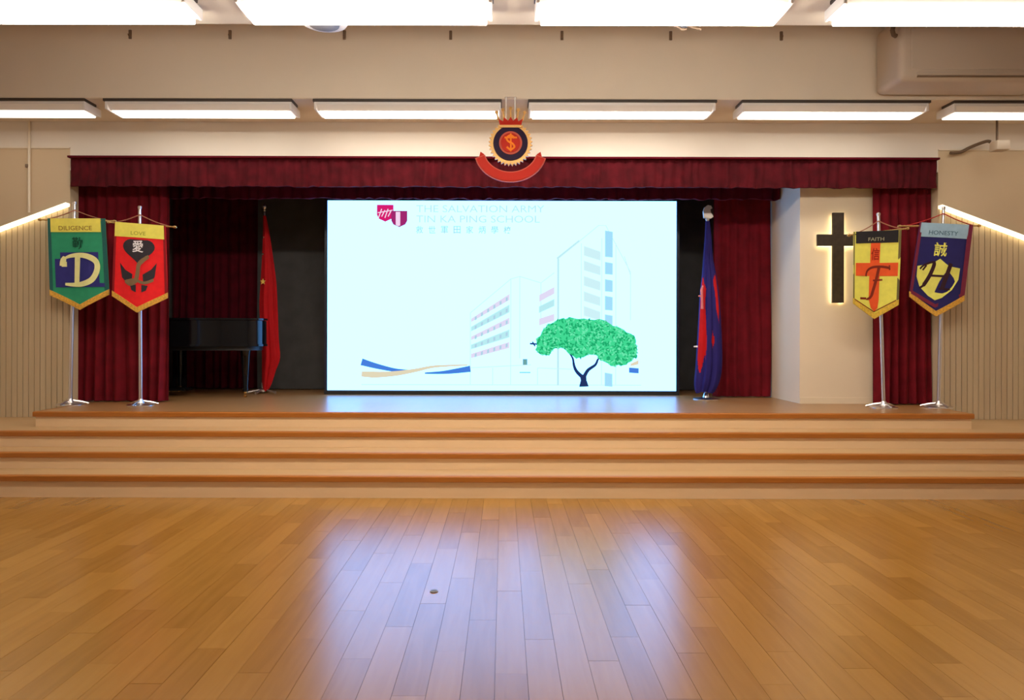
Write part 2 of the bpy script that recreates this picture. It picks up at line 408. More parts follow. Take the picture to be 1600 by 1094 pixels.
ecol('s_text', (188, 230, 236)); ecol('s_char', (165, 208, 218)); ecol('s_line', (206, 242, 248)); ecol('s_line2', (192, 234, 242)); ecol('s_blue', (164, 224, 252))
ecol('s_pink', (226, 220, 246)); ecol('s_cyan', (186, 236, 242)); ecol('s_win', (176, 212, 232)); ecol('s_wave', (72, 128, 222)); ecol('s_tan', (226, 216, 186))
ecol('s_leaf', (66, 218, 148)); ecol('s_leaf_dark', (30, 172, 110)); ecol('s_leaf_light', (110, 236, 178)); ecol('s_trunk', (36, 52, 100)); ecol('s_logo', (214, 30, 110)); ecol('s_logo2', (160, 40, 110)); ecol('s_logo_w', (246, 214, 240)); ecol('s_dot', (110, 165, 165))
def poly(pts): return pts, [tuple(range(len(pts)))]
def multi(list_):                                        # join several (pts, faces)
    V = []; Fc = []
    for p, f in list_:
        o = len(V); V += list(p); Fc += [tuple(i+o for i in q) for q in f]
    return V, Fc
def tx(body, x0, y0, x1, y1):
    v, f = text_mesh(body, 0.012 if len(body) == 1 else 0.0); return [(x0+u*(x1-x0), y0+w_*(y1-y0)) for u, w_ in v], f
def lines(segs, w_=1.4): return multi([ribbon(s_, w_) for s_ in segs])
# titles
sc(*tx('THE SALVATION ARMY', 650, 321, 850, 332), 'title_text', 's_text')['kind'] = 'stuff'
sc(*tx('TIN KA PING SCHOOL', 650, 337, 843, 348), 'title_text', 's_text')['kind'] = 'stuff'
sc(*multi([tx(ch, 649.5+19.6*i, 353.5, 660.5+19.6*i, 365) for i, ch in enumerate('救世軍田家炳學校')]), 'title_characters', 's_char')['kind'] = 'stuff'
# two overlapping shields
def shield(x0, y0, x1, y1):
    w_ = x1-x0; h = y1-y0
    return [(x0, y0), (x1, y0), (x1, y0+h*0.6), (x0+w_*0.88, y0+h*0.83), (x0+w_*0.5, y1), (x0+w_*0.12, y0+h*0.83), (x0, y0+h*0.6)]
lg = sc(*poly(shield(588.5, 320.5, 614.5, 347)), 'logo_shield', 's_logo', 2)
sc(*multi([ribbon([(591+5*i, 341-(i % 2)*2), (596+5*i, 327+(i % 2)*2)], 1.6) for i in range(4)]+[ribbon([(590, 333), (613, 329)], 1.5)]), 'logo_mark', 's_logo_w', 3)
sc(*poly(shield(611, 330, 636, 355.5)), 'logo_shield', 's_logo2', 3.5)
sc(*multi([poly([(618, 331.5), (625, 331.5), (625, 353), (621.5, 354), (618, 352)])]), 'logo_mark', 's_logo_w', 4.5)
# building line drawing
sc(*lines([[(735, 489), (798, 436), (812, 432), (845, 442), (866, 426)], [(735, 489), (735, 602)], [(798, 436), (798, 602)], [(812, 432), (812, 560)],
           [(872, 404), (935, 352), (946, 352), (985, 425), (985, 500)], [(908, 380), (908, 500)], [(940, 372), (940, 602)], [(962, 380), (962, 602)], [(845, 442), (845, 500)],
           [(565, 601.5), (1002, 601.5)], [(735, 575), (830, 570)], [(840, 575), (900, 577)], [(770, 575), (770, 602)], [(840, 575), (840, 602)], [(985, 430), (975, 400)]]), 'building_outline', 's_line')
sc(*lines([[(872, 404), (872, 602)], [(870, 404), (905, 376)]], 3), 'building_edge', 's_line2')
each([poly([(912, y), (938, y+9), (938, y+23), (912, y+15)]) for y in (384, 407, 431, 455, 478)], 'building_windows', 's_line', 1)
def stripe(x0, y0, x1, y1, h0, h1): return poly([(x0, y0), (x1, y1), (x1, y1+h1), (x0, y0+h0)])
each([stripe(736, 498, 796, 459, 6, 10), stripe(736, 526, 796, 496, 6, 10), stripe(736, 553, 796, 534, 7, 10), stripe(842, 461, 866, 448, 11, 11), stripe(842, 498, 866, 490, 11, 11)], 'window_band', 's_pink', 2)
each([stripe(736, 511, 796, 476, 7, 12), stripe(736, 539, 796, 515, 7, 12), stripe(842, 479, 866, 467, 10, 11)], 'window_band', 's_cyan', 2)
wn = []
for (l0, r0, h) in ((499, 462, 4), (513, 480, 4), (528, 499, 4), (541, 518, 4), (555, 536, 4)):
    for i in range(6):
        t = (i+0.6)/6.2; x = 736+60*t; y = l0+(r0-l0)*t
        wn.append(poly([(x, y), (x+3, y-1.5), (x+3, y+h), (x, y+h+1.5)]))
q = sc(*multi(wn), 'small_windows', 's_win', 3); q['kind'] = 'stuff'
each([poly([(945, y0), (957, y0+2), (957, y1+1), (945, y1)]) for y0, y1 in ((360, 401), (409, 428), (436, 455), (462, 484), (491, 510), (582, 603))], 'glass_strip', 's_blue', 2)
each([poly([(817, 561), (824, 561), (824, 570), (817, 570)]), ribbon([(812, 582), (829, 582)], 1.5)], 'entrance_mark', 's_dot', 2)
# waves
each([ribbon(spline([(565, 566), (590, 573), (620, 579), (650, 579.5)]), [11-9*i/24 for i in range(25)]), ribbon(spline([(664, 583.5), (690, 582.5), (712, 580), (735, 576.5)]), [2+8*i/24 for i in range(25)]),
            poly([(983, 574), (998, 575), (998, 583), (983, 582)])], 'wave_graphic', 's_wave', 2)
each([ribbon(spline([(565, 585), (590, 586), (620, 584), (650, 579), (680, 573), (731, 570.5)]), [10-8*abs(i-6)/34 for i in range(41)]), poly([(985, 568), (998, 562), (998, 569), (985, 572)])], 'wave_graphic', 's_tan', 3)
# tree
rt = random.Random(5)
can = spline([(836, 545), (842, 524), (858, 507), (880, 498), (905, 496.5), (935, 499), (960, 508), (985, 523), (997, 540), (994, 556), (978, 568), (955, 570), (938, 562), (925, 553), (903, 560), (890, 551), (872, 543), (856, 555), (845, 553), (836, 545)], 4)[:-1]
can = [(x+rt.uniform(-2.5, 2.5), y+rt.uniform(-2, 2)) for x, y in can]
def inside(x, y):
    c = False; j = len(can)-1
    for i in range(len(can)):
        if (can[i][1] > y) != (can[j][1] > y) and x < (can[j][0]-can[i][0])*(y-can[i][1])/(can[j][1]-can[i][1])+can[i][0]: c = not c
        j = i
    return c
tr = sc(*multi([ribbon([(912.5, 604), (912, 594), (911, 585)], [15, 9, 10]), ribbon(spline([(909, 588), (901, 580), (897, 571), (895, 560), (890, 552)]), [6-4*i/32 for i in range(33)]), ribbon(spline([(913, 588), (919, 578), (930, 570), (934, 562), (938, 556)]), [6-4*i/32 for i in range(33)]), ]), 'tree_trunk', 's_trunk', 4)
sc(*multi([ribbon([(828, 537), (846, 538)], 2.5), ribbon([(832, 534), (836, 541)], 2)]), 'tree_branch', 's_trunk', 4)
sc(*poly(can), 'tree_canopy', 's_leaf', 5)
def leaves(n, s_, seed):
    r = random.Random(seed); out = []
    while len(out) < n:
        x = r.uniform(834, 1000); y = r.uniform(495, 573)
        if inside(x, y):
            q = r.uniform(0, PI); l = r.uniform(0.6, 1)*s_; cx, cy = math.cos(q)*l, math.sin(q)*l
            out.append(poly([(x-cx, y-cy), (x-cy*0.45, y+cx*0.45), (x+cx, y+cy), (x+cy*0.45, y-cx*0.45)]))
    return multi(out)
q = sc(*leaves(420, 3.6, 1), 'tree_leaves', 's_leaf_dark', 6); q['kind'] = 'stuff'
q = sc(*leaves(320, 3.0, 2), 'tree_leaves', 's_leaf_light', 7); q['kind'] = 'stuff'

# ================================================================== CEILING LAMPS
def lamp_fixture(name, cx, y0, z, lampmat, L=0.91, drop=0.014):
    """1.8 m batten below a beam; y0 = front, z = beam underside"""
    t = empty(name, (cx, y0+0.15, z))
    MB().box((cx-L-0.02, y0+0.0, z-0.024), (cx+L+0.02, y0+0.20, z)).build('mounting_rail', 'dark_metal', t)
    pr = [(y0+0.02, z-0.024), (y0+0.30, z-0.024), (y0+0.30, z-0.085), (y0+0.285, z-0.096), (y0+0.07, z-0.096), (y0+0.02, z-0.05)]
    h = MB().prism([(cx-L, a, b) for a, b in pr], [(cx+L, a, b) for a, b in pr]); h.build('housing', 'white_metal', t)
    for s_ in (-1, 1): MB().bbox((cx+s_*L-0.012, y0+0.018, z-0.100), (cx+s_*L+0.012, y0+0.302, z-0.022), 0.004, 1).build('end_cap', 'white_metal', t)
    MB().bbox((cx-L+0.03, y0+0.075, z-0.096-drop), (cx+L-0.03, y0+0.275, z-0.0961), 0.005, 2).build('diffuser', lampmat, t)
    return t
g1 = 'lamps under the beam above the stage'
ords = ['leftmost', 'second from the left', 'just left of the crest', 'just right of the crest', 'over the cross', 'rightmost']
base = lamp_fixture('ceiling_lamp', -5.06, 6.80, BZ, 'lamp')
ends = []
xs1 = [-5.06, -3.02, -0.955, 1.165, 3.27, 5.36]
for i, x in enumerate(xs1):
    o = base if i == 0 else copy_tree(base, Vector((x+5.06, 0, 0)))
    tag(o, 'long white strip lamp under the stage beam, '+ords[i], 'lamp', g1)
    if i in (0, 5): ends.append((o, 'lamp_end'))
    elif i in (1, 4): ends.append((o, 'lamp_side'))
for o_, m_ in ends: relamp(o_, m_)
base2 = lamp_fixture('ceiling_lamp', -0.945, 4.60, BZ, 'lamp_hall', 0.85, 0.045)
tag(base2, 'nearer strip lamp at the top edge, left of centre', 'lamp', 'lamps under the beam over the hall')
k_ = 0
for yb_, nm in ((4.60, 'top edge'), (2.3, 'middle hall beam (added unseen fill)'), (0.0, 'rear hall beam (added unseen fill)')):
    for x, wd in ((-5.06, 'far left'), (-3.0, 'left'), (-0.945, 'left of centre'), (1.075, 'right of centre'), (3.13, 'right'), (5.19, 'far right')):
        if yb_ == 4.60 and x == -0.945: continue
        if abs(x) > 4 or (yb_ < 4 and abs(x) > 2): continue
        o = copy_tree(base2, Vector((x+0.945, yb_-4.60, 0)))
        tag(o, 'nearer strip lamp at the %s, %s' % (nm, wd), 'lamp', 'lamps under the beam over the hall')
        if yb_ < 4: relamp(o, 'lamp_rear_added')  # unseen rows over middle and rear hall, added for ambient and frontal light
        elif abs(x) > 2: relamp(o, 'lamp_hall_side')

# ================================================================== CREST
CD = 6.74
crest = thing('crest', P(797, 284, CD), 'round red and navy crest with gold crown and red ribbon above the stage', 'crest')
mat('gold', S((206, 156, 84)), 0.4, metal=0.3); mat('crest_navy', S((36, 18, 44)), 0.5, spec=0.12); mat('crest_red', S((176, 34, 14)), 0.45, spec=0.12); mat('crest_pink', S((186, 84, 64)), 0.5, spec=0.12); mat('crest_orange', S((232, 122, 26)), 0.45, spec=0.12)
def slab(pts, d, th, front=0.0):                         # px outline -> plate with thickness
    f = [P(x, y, d)-Vector((0, front, 0)) for x, y in pts]
    return f, [v+Vector((0, th, 0)) for v in f]
def circ(cx, cy, r, n=40, ry=None): return [(cx+r*math.cos(2*PI*i/n), cy+(ry or r)*math.sin(2*PI*i/n)) for i in range(n)]
def plate(name, m, parent, pts, d, th=0.01, front=0.0):
    return MB().prism(*slab(pts, d, th, front)).build(name, m, parent)
cx, cy = 797, 224
rays = []
for i in range(72):
    q = 2*PI*i/72; r = 34.5 if i % 2 else 30.5
    rays.append((cx+r*math.cos(q), cy+r*1.02*math.sin(q)))
plate('sun_rays', 'gold', crest, rays, CD, 0.03, 0.0)
plate('ring', 'crest_navy', crest, circ(cx, cy, 27), CD, 0.012, 0.012)
plate('inner_ring', 'crest_pink', crest, circ(cx, cy, 18), CD, 0.010, 0.02)
plate('centre_disc', 'crest_red', crest, circ(cx, cy, 15), CD, 0.010, 0.028)
def plate_rib(name, m, parent, pts, ws, d, th, front):
    v, f = ribbon(pts, ws); n = len(pts)
    ou = [v[2*i] for i in range(n)]+[v[2*i+1] for i in range(n)][::-1]
    return plate(name, m, parent, ou, d, th, front)
plate_rib('letter_s', 'crest_orange', crest, spline([(803, 217), (797, 213), (791, 217), (793, 222), (800, 226), (803, 231), (797, 235), (791, 231)], 4), 3.0, CD, 0.008, 0.036)
plate('cross_mark', 'crest_orange', crest, [(796, 210), (798.6, 210), (798.6, 215), (807, 215), (807, 217.6), (798.6, 217.6), (798.6, 238), (796, 238), (796, 217.6), (787.5, 217.6), (787.5, 215), (796, 215)], CD, 0.006, 0.033)
# crown: red cap, gold band, spikes with balls
cw = plate('crown', 'crest_red', crest, [(781, 199), (778, 186), (785, 190), (787, 184), (793, 189), (797, 183), (801, 189), (807, 184), (809, 190), (816, 186), (813, 199)], CD, 0.02, 0.01)
plate('crown_band', 'gold', cw, [(780, 196), (814, 196), (813, 200), (781, 200)], CD, 0.01, 0.018)
for x, t_, y in ((779, 775, 176), (787, 785, 172), (797, 797, 170), (807, 809, 172), (815, 819, 176)):
    plate_rib('crown_spike', 'gold', cw, [(x, 189), (t_, y+1)], [3.4, 2.0], CD, 0.014, 0.008)
    plate('crown_ball', 'gold', cw, circ(t_, y, 2.6, 12), CD, 0.016, 0.010)
arc = [(cx+49*math.cos(q), 234.5+42*math.sin(q)) for q in [math.radians(164-148*i/28) for i in range(29)]]
rb = plate_rib('ribbon', 'crest_red', crest, arc, 13, CD, 0.02, 0.012)
arc2 = [(cx+49*math.cos(q), 234.5+42*math.sin(q)) for q in [math.radians(166-152*i/28) for i in range(29)]]
plate_rib('ribbon_border', 'crest_pink', rb, arc2, 16.5, CD, 0.018, 0.004)
for s_ in (-1, 1):
    plate('ribbon_tail', 'crest_red', rb, [(cx+s_*43, 249), (cx+s_*49, 245), (cx+s_*47, 237), (cx+s_*41, 241)], CD, 0.012, 0.0)
for x in (790, 804): MB().tube([P(x, 215, CD)+Vector((0, 0.035, 0)), Vector((P(x, 0, CD).x, CD+0.035, BZ+0.03))], 0.006, 8).build('hanger', 'white_metal', crest, True)
MB().box((P(788, 0, CD).x, CD+0.02, BZ+0.01), (P(806, 0, CD).x, 6.80, BZ+0.05)).build('beam_mount', 'wall', crest)

# ================================================================== LIT CROSS
KD = 7.68
kc = thing('wall_cross', P(1309.5, 471, KD), 'dark wooden cross lit from behind on the pale pier', 'cross')
mat('cross_wood', (0.035, 0.022, 0.014), 0.5, noise=0.3, scale=20)
plate('upright', 'cross_wood', kc, [(1301, 331), (1318.5, 331), (1318.5, 472), (1301, 472)], KD, 0.03)
plate('crossbar', 'cross_wood', kc, [(1277, 365), (1342, 365), (1342, 383), (1277, 383)], KD, 0.03, 0.001)
KW = 7.728
k2 = KD+0.03
lb = MB()
def lbx(x0, y0, x1, y1):
    p = P(x0, y0, KD); q = P(x1, y1, KD); lb.box((p.x, k2, q.z), (q.x, k2+0.010, p.z))
lbx(1302.5, 335, 1305, 471); lbx(1313, 335, 1319.5, 472); lbx(1280, 367, 1301, 369); lbx(1280, 379, 1301, 383); lbx(1320, 367, 1341, 369); lbx(1320, 379, 1341, 383)
lb.build('backlight', 'led_cross', kc)

# ================================================================== BANNERS ON STANDS
mat('cord', S((170, 110, 84)), 0.7); mat('cord_red', S((190, 40, 36)), 0.7); mat('gold_fringe', S((226, 172, 66)), 0.7, noise=0.25, scale=60); mat('yellow_fringe', S((228, 190, 66)), 0.7, noise=0.2, scale=60)
def cl(name, rgb): mat(name, tuple(min(0.9, c*(1.35 if name.startswith('b_') else 1.0)) for c in S(rgb)), 0.75, noise=0.06, scale=14, spec=0.2)
cl('b_green', (44, 136, 100)); cl('b_green_dark', (36, 88, 84)); cl('b_yellow', (222, 204, 92)); cl('b_navy', (46, 46, 112)); cl('b_cream', (232, 226, 150)); cl('b_char_dark', (22, 74, 56)); cl('b_text', (140, 112, 52)); cl('b_text_green', (150, 150, 56))
cl('b_red', (214, 34, 38)); cl('b_red_dark', (128, 24, 30)); cl('b_charcoal', (48, 44, 50)); cl('b_white', (220, 210, 214)); cl('b_olive', (120, 96, 70)); cl('b_black', (38, 36, 38)); cl('b_lime', (214, 208, 92)); cl('b_orange', (226, 84, 40)); cl('b_brown', (116, 40, 26)); cl('b_grey', (150, 146, 120))
cl('b_navy2', (40, 38, 92)); cl('b_maroon', (112, 40, 62)); cl('b_sky', (146, 176, 196)); cl('b_slate', (66, 96, 120)); cl('b_gold', (230, 212, 104)); cl('b_dark', (52, 30, 38)); cl('b_darkred', (150, 40, 26)); cl('b_seam', (108, 100, 62))

class Banner:
    def __init__(s, name, d, pole_x, pole_top, base, bar, edge, label, tilt_amp=0.012, cord_top=None, cordm='cord'):
        s.d = d; s.db = d-0.045
        bx, by = base; gz = STG
        s.root = thing('banner_stand', P(bx, 525+0.75*F/d, d), label, 'banner')
        R = s.root; top = P(pole_top[0], pole_top[1], d); bot = P(bx, 525+0.75*F/d, d)
        bs = MB().lathe(bot, [(0.135, 0.0), (0.135, 0.008), (0.125, 0.016), (0.045, 0.026), (0.03, 0.05), (0.022, 0.07)], 28).build('base', 'chrome', R, True)
        for q in (0.5, 2.6, 4.7):
            dv = Vector((math.cos(q), math.sin(q), 0))
            MB().tube([bot+dv*0.02+Vector((0,0,0.05)), bot+dv*0.10+Vector((0,0,0.035)), bot+dv*0.17+Vector((0,0,0.012))], 0.010, 8).build('foot', 'chrome', bs, True)
        MB().tube([bot+Vector((0,0,0.03)), bot.lerp(top, 0.45), top], [0.0175, 0.0175, 0.0145], 14).build('pole', 'chrome', R, True)
        MB().lathe(top, [(0.0165, -0.02), (0.019, -0.008), (0.019, 0.006), (0.012, 0.014)], 14).build('pole_cap', 'chrome', R, True)
        a = P(bar[0][0], bar[0][1], s.db+0.008); b_ = P(bar[1][0], bar[1][1], s.db+0.008)
        br = MB().tube([a, b_], 0.010, 10).build('crossbar', 'brass', R, True)
        for e_, o_ in ((a, b_), (b_, a)):
            dd = (e_-o_).normalized()
            MB().tube([e_-dd*0.004, e_+dd*0.012, e_+dd*0.03, e_+dd*0.036], [0.011, 0.017, 0.012, 0.003], 10).build('bar_knob', 'brass', br, True)
        ct = P(*(cord_top or (pole_top[0], pole_top[1]+12)), d-0.025)
        for e_ in (a.lerp(b_, 0.04), a.lerp(b_, 0.96)):
            pts = [ct.lerp(e_, t/6)+Vector((0, 0, -0.012*math.sin(PI*t/6))) for t in range(7)]
            MB().tube(pts, 0.0055, 6).build('cord', cordm, R, True)
        s.e = edge; s.amp = tilt_amp; s.ph = pole_x*0.7
    def off(s, x, y):
        (x0, y0) = s.e[0]
        return s.amp*math.sin((x-x0)*0.075+s.ph)*min(1, max(0, (y-y0)/60.0))
    def pt(s, x, y, lay):
        return P(x, y, s.db)+Vector((0, s.off(x, y)-0.0035*lay, 0))
    def cloth(s, m, edge, name, parent, lay=0, th=0.003):
        """edge: left side list and right side list of points -> grid of cloth"""
        lf, rg = edge; n = len(lf); k = 12; b = MB()
        vs_ = []; 
        for i in range(n):
            for j in range(k+1):
                t = j/k; vs_.append((lf[i][0]+(rg[i][0]-lf[i][0])*t, lf[i][1]+(rg[i][1]-lf[i][1])*t))
        fs = [(i*(k+1)+j, i*(k+1)+j+1, (i+1)*(k+1)+j+1, (i+1)*(k+1)+j) for i in range(n-1) for j in range(k)]
        N = len(vs_)
        b.add([s.pt(x, y, lay) for x, y in vs_]+[s.pt(x, y, lay)+Vector((0, th, 0)) for x, y in vs_], fs+[tuple(N+i for i in f[::-1]) for f in fs])
        W = k+1
        for i in range(n-1):
            for j in (0, k): b.f.append([i*W+j, (i+1)*W+j, N+(i+1)*W+j, N+i*W+j]); b.mi.append(0)
        for j in range(k):
            for i in (0, n-1): b.f.append([i*W+j, i*W+j+1, N+i*W+j+1, N+i*W+j]); b.mi.append(0)
        return b.build(name, m, parent, True)
    def body(s, m):
        """pentagon banner: top-left, top-right, bottom-right, tip, bottom-left"""
        tl, tr_, br_, tip, bl = s.e
        lf = []; rg = []
        for i in range(11):
            t = i/10; lf.append((tl[0]+(bl[0]-tl[0])*t, tl[1]+(bl[1]-tl[1])*t)); rg.append((tr_[0]+(br_[0]-tr_[0])*t, tr_[1]+(br_[1]-tr_[1])*t))
        for i in range(1, 7):
            t = i/6*0.995; lf.append((bl[0]+(tip[0]-bl[0])*t, bl[1]+(tip[1]-bl[1])*t)); rg.append((br_[0]+(tip[0]-br_[0])*t, br_[1]+(tip[1]-br_[1])*t))
        s.c = s.cloth(m, (lf, rg), 'banner_cloth', s.root)
        return s.c
    def at(s, u, v):                                      # 0..1 across, 0..1 from top edge to the lower corners (may run past 1)
        tl, tr_, br_, tip, bl = s.e
        l = (tl[0]+(bl[0]-tl[0])*v, tl[1]+(bl[1]-tl[1])*v); r = (tr_[0]+(br_[0]-tr_[0])*v, tr_[1]+(br_[1]-tr_[1])*v)
        return (l[0]+(r[0]-l[0])*u, l[1]+(r[1]-l[1])*u)
    def art(s, name, m, pf, lay, uv=True):
        pts, fs = pf
        if uv: pts = [s.at(*p) for p in pts]
        return MB().add([s.pt(x, y, lay) for x, y in pts], fs).build(name, m, s.c)
    def fringe(s, m, w_=7):
        tl, tr_, br_, tip, bl = s.e
        pts = [(bl[0]+(tip[0]-bl[0])*i/10, bl[1]+(tip[1]-bl[1])*i/10) for i in range(11)]+[(tip[0]+(br_[0]-tip[0])*i/10, tip[1]+(br_[1]-tip[1])*i/10) for i in range(1, 11)]
        lo = [(x, y+w_) for x, y in pts]
        b = MB(); f1 = [s.pt(x, y-1.5, 1.5) for x, y in pts]; f2 = [s.pt(x, y, 1.5) for x, y in lo]; n = len(pts); th = Vector((0, 0.012, 0))
        for i in range(n-1):                              # tassel threads: one wedge after another
            for q in range(4):
                a = f1[i].lerp(f1[i+1], q/4); b2 = f1[i].lerp(f1[i+1], (q+1)/4); c = f2[i].lerp(f2[i+1], q/4+0.02); d2 = f2[i].lerp(f2[i+1], (q+1)/4-0.02)
                b.prism([a, b2, d2, c], [a+th, b2+th, d2+th, c+th])
        return b.build('fringe', m, s.c)
    def grid(s, u0, v0, u1, v1, n=8):
        pts = []; fs = []
        for i in range(n+1): pts += [(u0+(u1-u0)*i/n, v0), (u0+(u1-u0)*i/n, v1)]
        return pts, [(2*i, 2*i+2, 2*i+3, 2*i+1) for i in range(n)]
    def text(s, name, body, m, u0, v0, u1, v1, lay): 
        v, f = text_mesh(body, 0.016 if len(body) == 1 else 0.006); return s.art(name, m, ([(u0+a*(u1-u0), v0+b*(v1-v0)) for a, b in v], f), lay)

def base_px(d): return 525+0.75*F/d
# --- green D
b = Banner('d', 7.40, 116, (116, 318), (110, 634), ((64, 345), (177, 347)), [(74, 343), (164, 343), (170, 455), (125, 479), (78, 456)], 'green pennant banner with a cream letter D on a chrome stand')
b.body('b_green'); b.fringe('gold_fringe')
b.art('side_band', 'b_green_dark', b.grid(0, 0, 0.055, 1.0, 2), 1); b.art('side_band', 'b_green_dark', b.grid(0.93, 0, 1.0, 1.0, 2), 1)
b.art('header_panel', 'b_yellow', b.grid(0.05, 0.0, 0.92, 0.19), 1.6)
b.text('header_text', 'DILIGENCE', 'b_text', 0.19, 0.105, 0.77, 0.165, 2.4)
b.text('character', '勤', 'b_char_dark', 0.41, 0.26, 0.60, 0.43, 1.8)
b.art('letter_block', 'b_navy', multi([b.grid(0.19, 0.47, 0.86, 0.90), b.grid(0.10, 0.56, 0.19, 0.90, 2), b.grid(0.10, 0.90, 0.94, 0.955)]), 1.4)
b.art('letter_d', 'b_cream', multi([ribbon([(0.50, 0.53), (0.47, 0.90)], [0.10, 0.09]), ribbon(spline([(0.22, 0.66), (0.24, 0.58), (0.33, 0.53), (0.50, 0.51), (0.68, 0.53), (0.82, 0.60), (0.83, 0.72), (0.74, 0.85), (0.58, 0.91), (0.42, 0.92), (0.26, 0.91)], 5), [0.085-0.0*i if i < 8 else (0.035+0.055*max(0, math.sin((i-8)/42*PI))) for i in range(51)])]), 2.6)
b.art('letter_tail', 'b_cream', multi([poly([(0.21, 0.60), (0.30, 0.60), (0.30, 0.67), (0.21, 0.67)])]), 2.2)
# --- red L
b = Banner('l', 7.36, 218, (218, 325), (220, 634), ((172, 349), (271, 356)), [(179, 348), (258, 354), (261, 460), (215, 483), (174, 457)], 'red pennant banner with a black heart on a chrome stand')
b.body('b_red'); b.fringe('gold_fringe')
b.art('side_band', 'b_red_dark', b.grid(0, 0, 0.04, 1.0, 2), 1); b.art('side_band', 'b_red_dark', b.grid(0.95, 0, 1.0, 1.0, 2), 1)
b.art('header_panel', 'b_yellow', b.grid(0.01, 0.0, 0.97, 0.205), 1.6)
b.text('header_text', 'LOVE', 'b_text_green', 0.33, 0.115, 0.62, 0.17, 2.4)
hp = [(16*math.sin(t)**3, -(13*math.cos(t)-5*math.cos(2*t)-2*math.cos(3*t)-math.cos(4*t))) for t in [2*PI*i/40 for i in range(40)]]
b.art('heart', 'b_charcoal', poly([(0.485+x*0.0190, 0.385+y*0.0128) for x, y in hp]), 1.4)
b.art('character_patch', 'b_charcoal', b.grid(0.36, 0.235, 0.59, 0.43, 3), 1.7)
b.text('character', '愛', 'b_white', 0.37, 0.245, 0.58, 0.42, 2.3)
b.art('letter_l', 'b_olive', multi([ribbon(spline([(0.68, 0.47), (0.58, 0.53), (0.50, 0.60), (0.48, 0.72), (0.44, 0.84), (0.34, 0.88), (0.26, 0.84)], 5), [0.05, 0.05, 0.06, 0.06, 0.06, 0.065, 0.07, 0.07, 0.07, 0.07]+[0.075]*11+[0.06]*10), ribbon(spline([(0.24, 0.85), (0.42, 0.82), (0.60, 0.86), (0.76, 0.81)], 5), 0.042)]), 2.0)
b.art('wing_shape', 'b_charcoal', multi([poly([(0.13, 0.58), (0.24, 0.68), (0.38, 0.74), (0.37, 0.84), (0.27, 0.86), (0.18, 0.79)]), poly([(0.82, 0.56), (0.72, 0.66), (0.57, 0.74), (0.58, 0.84), (0.68, 0.86), (0.78, 0.77)]), poly([(0.34, 0.90), (0.45, 0.89), (0.45, 1.0), (0.37, 0.97)]), poly([(0.55, 0.89), (0.66, 0.90), (0.63, 0.97), (0.55, 1.0)])]), 1.5)
# --- yellow F
b = Banner('f', 7.30, 1372, (1372, 333), (1381, 638), ((1328, 366), (1415, 356)), [(1333, 361), (1408, 358), (1403, 468), (1367, 490), (1332, 466)], 'yellow pennant banner with an orange cross on a chrome stand', cord_top=(1372, 344))
b.body('b_lime'); b.fringe('yellow_fringe')
b.art('side_band', 'b_seam', b.grid(0, 0, 0.03, 1.0, 2), 1); b.art('side_band', 'b_seam', b.grid(0.95, 0, 1.0, 1.0, 2), 1)
b.art('header_panel', 'b_black', b.grid(0.05, 0.0, 0.94, 0.175), 1.6)
b.text('header_text', 'FAITH', 'b_grey', 0.31, 0.095, 0.64, 0.145, 2.4)
b.art('cross_band', 'b_orange', multi([b.grid(0.05, 0.465, 0.95, 0.655), b.grid(0.37, 0.175, 0.57, 0.465, 3), b.grid(0.36, 0.655, 0.58, 1.0, 3), poly([(0.36, 1.0), (0.58, 1.0), (0.56, 1.12), (0.49, 1.17), (0.41, 1.12)])]), 1.4)
b.text('character', '信', 'b_darkred', 0.385, 0.25, 0.56, 0.425, 2.0)
b.art('letter_f', 'b_brown', multi([ribbon(spline([(0.28, 0.66), (0.31, 0.58), (0.42, 0.53), (0.60, 0.52), (0.78, 0.54)], 6), 0.035), ribbon(spline([(0.56, 0.53), (0.52, 0.68), (0.46, 0.84), (0.40, 0.96), (0.30, 1.0)], 6), [0.06]*17+[0.05-0.004*i for i in range(8)]), ribbon([(0.44, 0.72), (0.64, 0.71)], 0.024), ribbon([(0.77, 0.50), (0.78, 0.57)], 0.03)]), 2.2)
b.art('seam_line', 'b_brown', multi([ribbon([(0.03, 1.0), (0.48, 1.175), (0.94, 1.0)], 0.014), ribbon([(0.16, 0.985), (0.30, 0.985)], 0.03)]), 1.7)
# --- navy H
b = Banner('h', 7.34, 1474, (1474, 323), (1467, 639), ((1407, 352), (1527, 351)), [(1437, 346), (1520, 350), (1507, 461), (1462, 486), (1421, 455)], 'navy pennant banner with a light blue header on a chrome stand', cord_top=(1474, 332), cordm='cord_red')
b.body('b_navy2'); b.fringe('gold_fringe')
b.art('side_band', 'b_maroon', b.grid(0, 0, 0.055, 1.0, 2), 1); b.art('side_band', 'b_maroon', b.grid(0.91, 0, 1.0, 1.0, 2), 1)
b.art('lower_band', 'b_maroon', multi([ribbon([(0.02, 0.99), (0.49, 1.17), (0.95, 0.99)], 0.05)]), 1.2)
b.art('header_panel', 'b_sky', b.grid(0.025, 0.0, 0.92, 0.20), 1.6)
b.text('header_text', 'HONESTY', 'b_slate', 0.19, 0.105, 0.73, 0.165, 2.4)
b.text('character', '誠', 'b_gold', 0.33, 0.27, 0.56, 0.47, 2.0)
b.art('shield', 'b_gold', multi([poly([(0.08, 0.62), (0.28, 0.58), (0.36, 0.56), (0.46, 0.50), (0.56, 0.56), (0.64, 0.60), (0.85, 0.62), (0.84, 0.78), (0.74, 0.93), (0.58, 1.05), (0.47, 1.09), (0.34, 1.03), (0.17, 0.91), (0.09, 0.77)])]), 1.4)
